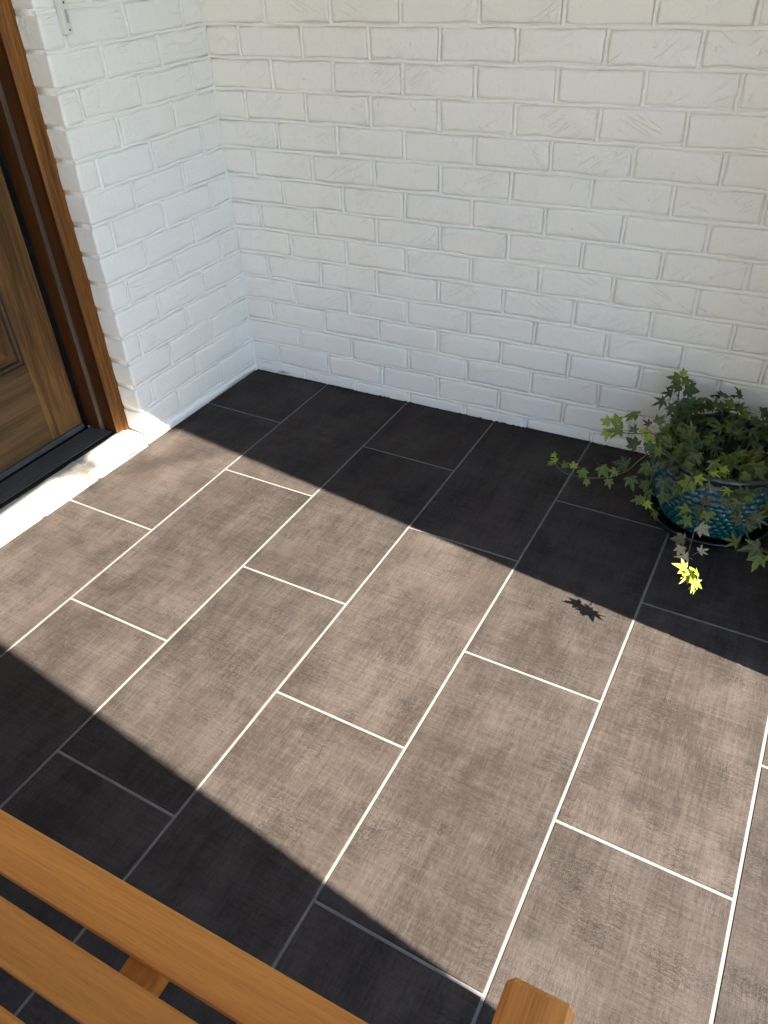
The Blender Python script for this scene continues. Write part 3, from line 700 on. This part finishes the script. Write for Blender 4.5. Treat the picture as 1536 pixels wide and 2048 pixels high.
H = [
 # V1 upper-left runner
 ((1.349, -.285, .234), .040, 'mid', (-.1,-.6,.8), (-.9,-.2,-.1), 3), ((1.316, -.272, .246), .026, 'lime', (0,-.5,.8), (-.6,-.3,.5), 0),
 ((1.320, -.285, .224), .027, 'lime', (.1,-.8,.5), (-.1,-.4,-.9), 0), ((1.337, -.27, .247), .026, 'lime', (.1,-.5,.8), (-.2,-.1,.9), 1),
 ((1.372, -.24, .262), .036, 'mid', (-.2,-.1,.9), (-.9,.1,.0), 1), ((1.381, -.29, .245), .020, 'olive', (0,-.7,.6), (.1,0,1), 0),
 ((1.405, -.29, .252), .024, 'lime', (0,-.6,.8), (.6,-.3,-.4), 0), ((1.420, -.29, .238), .024, 'lime', (.2,-.7,.6), (.2,-.4,-.8), 1),
 ((1.412, -.27, .262), .022, 'brown', (0,-.6,.7), (-.6,0,.4), 3), ((1.430, -.26, .262), .026, 'olive', (.1,-.7,.7), (.2,.1,.9), 0),
 # V2 lower-left runner
 ((1.395, -.30, .212), .031, 'dark', (.1,-.8,.5), (-.7,-.1,.5), 1), ((1.420, -.30, .212), .027, 'dark', (.1,-.8,.5), (.7,-.1,.3), 1),
 ((1.387, -.35, .180), .036, 'dark', (0,-.6,.8), (-.5,-.3,.4), 1), ((1.366, -.355, .160), .022, 'mid', (.2,-.7,.6), (-.3,-.4,-.6), 0),
 ((1.330, -.36, .163), .030, 'mid', (.1,-.5,.8), (.7,-.5,-.4), 1), ((1.284, -.365, .141), .024, 'mid', (.2,-.5,.8), (.7,-.5,-.2), 1),
 ((1.260, -.362, .148), .019, 'lime', (0,-.5,.8), (-.2,.2,.9), 1), ((1.237, -.362, .141), .019, 'mid', (0,-.6,.8), (-.3,.2,.9), 0),
 ((1.212, -.352, .146), .017, 'lime', (0,-.5,.8), (-.8,.1,.3), 0), ((1.205, -.352, .160), .014, 'lime', (0,-.6,.7), (-.1,.1,1), 0),
 ((1.200, -.357, .138), .014, 'mid', (0,-.6,.7), (-.6,-.4,-.4), 0), ((1.353, -.36, .130), .022, 'mid', (.1,-.6,.8), (.4,-.6,-.5), 0),
 ((1.300, -.365, .118), .016, 'mid', (.1,-.7,.7), (.3,-.5,-.8), 1), ((1.405, -.36, .150), .032, 'dark', (0,-.6,.7), (.5,-.3,-.5), 0),
 # V3 upright sprig
 ((1.446, -.11, .315), .030, 'mid', (0,-.6,.8), (-.7,-.1,.2), 0), ((1.455, -.105, .312), .028, 'mid', (.1,-.6,.8), (.7,-.1,.3), 0),
 ((1.448, -.115, .298), .030, 'dark', (0,-.8,.5), (-.8,0,-.3), 0), ((1.468, -.11, .290), .036, 'dark', (.2,-.8,.5), (.9,0,-.1), 1),
 ((1.432, -.12, .276), .028, 'dark', (-.1,-.7,.6), (-.9,-.1,.1), 3), ((1.421, -.13, .256), .030, 'dark', (-.1,-.7,.6), (-.7,-.1,-.5), 3),
 ((1.462, -.13, .262), .034, 'dark', (.1,-.8,.5), (.5,0,-.8), 1), ((1.447, -.14, .250), .028, 'dark', (.1,-.8,.5), (-.3,0,-.8), 0),
 ((1.480, -.12, .255), .032, 'dark', (.1,-.7,.6), (.8,0,.2), 1), ((1.452, -.10, .325), .018, 'lime', (0,-.7,.7), (0,0,1), 0),
 # V4 left drape
 ((1.449, -.385, .112), .021, 'lime', (0,-.6,.8), (-.7,-.3,.1), 0), ((1.456, -.39, .110), .020, 'lime', (0,-.7,.7), (.7,-.3,-.3), 0),
 ((1.440, -.39, .118), .024, 'mid', (-.1,-.6,.8), (-.8,-.3,-.2), 0), ((1.446, -.37, .148), .026, 'dark', (-.1,-.7,.7), (-.7,-.2,.5), 1),
 ((1.456, -.38, .138), .024, 'dark', (0,-.7,.7), (.3,-.3,-.8), 0), ((1.440, -.355, .192), .030, 'dark', (-.1,-.7,.7), (-.7,-.2,-.5), 1),
 ((1.485, -.405, .098), .028, 'mid', (-.7,-.7,.2), (-.2,-.4,-.9), 3), ((1.485, -.395, .190), .032, 'dark', (0,-.8,.6), (.2,-.3,-.8), 1),
 ((1.492, -.395, .150), .030, 'dark', (-.1,-.9,.4), (-.1,0,-1), 1),
 # V5 the long front runner that reaches into the sun
 ((1.552, -.42, .143), .030, 'mid', (0,-.8,.6), (-.4,-.2,-.8), 3), ((1.566, -.45, .133), .028, 'mid', (0,-.7,.7), (-.9,-.2,-.2), 0),
 ((1.598, -.44, .160), .027, 'mid', (.1,-.8,.5), (.2,-.3,-.9), 0), ((1.590, -.43, .180), .022, 'brown', (0,-.8,.6), (-.3,0,.8), 0),
 ((1.592, -.53, .181), .026, 'pale', (.1,-.6,.8), (.7,-.4,-.2), 1), ((1.566, -.58, .176), .026, 'olive', (-.1,-.5,.8), (-.9,-.2,.1), 1),
 ((1.566, -.60, .166), .023, 'pale', (-.1,-.8,.5), (-.1,-.5,-.8), 0), ((1.606, -.645, .205), .022, 'pale', (.2,-.3,.9), (.6,.3,.4), 3),
 ((1.584, -.675, .205), .024, 'pale', (.2,-.4,.9), (-.9,-.3,.1), 3),
 ((1.588, -.722, .212), .030, 'lime', (.75,-.25,.6), (-.8,-.3,.5), 0), ((1.598, -.732, .207), .026, 'lime', (.85,-.3,.45), (-.3,-.7,-.3), 0),
 ((1.608, -.735, .205), .030, 'lime', (.8,-.1,.6), (.2,-.8,-.3), 0), ((1.614, -.738, .200), .028, 'lime', (.7,-.5,.4), (.3,-.6,-.7), 3),
 ((1.603, -.728, .212), .024, 'lime', (.6,-.5,.6), (-.6,-.3,-.3), 0), ((1.612, -.730, .212), .022, 'lime', (.9,0,.4), (.1,.3,.9), 0),
 # V6 right runner
 ((1.652, -.42, .196), .030, 'olive', (0,-.8,.5), (-.1,-.2,-.9), 3), ((1.667, -.45, .170), .022, 'olive', (.1,-.7,.7), (-.7,-.2,-.3), 0),
 ((1.684, -.49, .185), .024, 'olive', (0,-.6,.8), (.4,.2,.8), 0), ((1.700, -.47, .195), .026, 'olive', (.1,-.6,.8), (.8,-.2,.3), 3),
 ((1.672, -.52, .160), .032, 'mid', (-.1,-.6,.8), (-.9,-.1,.4), 3), ((1.715, -.54, .172), .038, 'olive', (0,-.5,.9), (-.8,-.3,.2), 0),
 ((1.722, -.55, .160), .036, 'mid', (.1,-.6,.8), (-.1,-.6,-.7), 0), ((1.745, -.55, .172), .036, 'mid', (.1,-.5,.9), (.8,-.2,-.2), 0),
 ((1.550, -.392, .196), .036, 'mid', (0,-.85,.5), (-.8,-.1,-.1), 1),
 ((1.520, -.385, .175), .030, 'dark', (-.1,-.9,.4), (-.2,-.1,-.9), 1), ((1.630, -.41, .185), .026, 'olive', (0,-.9,.4), (.1,-.1,-1), 3),
 ((1.700, -.41, .165), .030, 'olive', (.2,-.9,.3), (-.2,-.1,-.9), 0),
]
for p, s_, c, n, f, sh in H: put_leaf(Vector(p)+rv(.001), s_*(1.02 if p[1] < -.7 else 1.08), c, Vector(n)+rv(.08), Vector(f)+rv(.06), sh)
# crown of the plant over the pot
cnt = 0
while cnt < 212:
    a = rl.uniform(0, 2*math.pi); q = math.sqrt(rl.random()); rr = .175*q
    x, y = rr*math.cos(a), rr*math.sin(a)
    if -.055 < x < .015 and -.09 < y < -.02 and rl.random() < .75: continue      # the open hollow with soil and dry leaves
    back = max(0, y/.165)
    top = .236 + .050*back + .022*max(0, x/.165) + .012*math.sin(30*x)*math.cos(26*y) - .018*q**3
    z = top - rl.random()**1.6*.045
    if y + PC.y > -.035: continue
    if y < 0 and rl.random() < .30: continue
    p = PC + Vector((x, y, z))
    u = rl.random()
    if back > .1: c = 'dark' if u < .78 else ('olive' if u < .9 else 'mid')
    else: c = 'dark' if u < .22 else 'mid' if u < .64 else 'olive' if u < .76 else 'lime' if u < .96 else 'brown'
    size = rl.uniform(.023, .040) * (.8 if c == 'lime' else 1)
    out = Vector((x, y, 0)).normalized() if rr > .02 else Vector((0, -1, 0))
    nrm = CAMD*.7 + out*.5*q + rv(.32); fw = out + Vector((0, -.3, -.35*q)) + rv(.5)
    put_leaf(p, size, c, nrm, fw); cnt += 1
    if cnt % 2 == 0:
        b0 = PC + Vector((x*.6, y*.6, .165)); vine([b0, (b0+p)/2 + rv(.006) + Vector((0, 0, .012)), p - Vector((0, 0, .008))], .0013, .0009)
# drooping fringe over the rim
for i in range(11):
    a = rl.uniform(R(180), R(372)); rr = rl.uniform(.158, .185)
    p = PC + Vector((rr*math.cos(a), rr*math.sin(a), rl.uniform(.13, .205)))
    out = Vector((math.cos(a), math.sin(a), 0)); c = rl.choice(['dark', 'dark', 'mid', 'olive', 'mid', 'dark'])
    put_leaf(p, rl.uniform(.024, .036), c, out+Vector((0, -.1, .6))+rv(.25), Vector((0, 0, -1))+rv(.5))
link('stems', stems.mesh('stems', M_STEM, True), iv)
# trailing bits of leaf litter and grit along the foot of the wall
dm = MB(); rd = random.Random(9)
for i in range(320):
    x_ = rd.uniform(.02, 1.9); p = (x_ , -rd.random()**3*.012-.0035, .0012)
    s_ = rd.uniform(.0008, .0028); dm.cbox((p[0]-s_*1.5, p[1]-s_, 0.0004), (p[0]+s_*1.5, p[1]+s_, s_*1.4), s_*.3)
thing('debris', 'specks of dirt along the foot of the back wall', None, kind='stuff', mesh=dm.mesh('debris', M_SOIL))
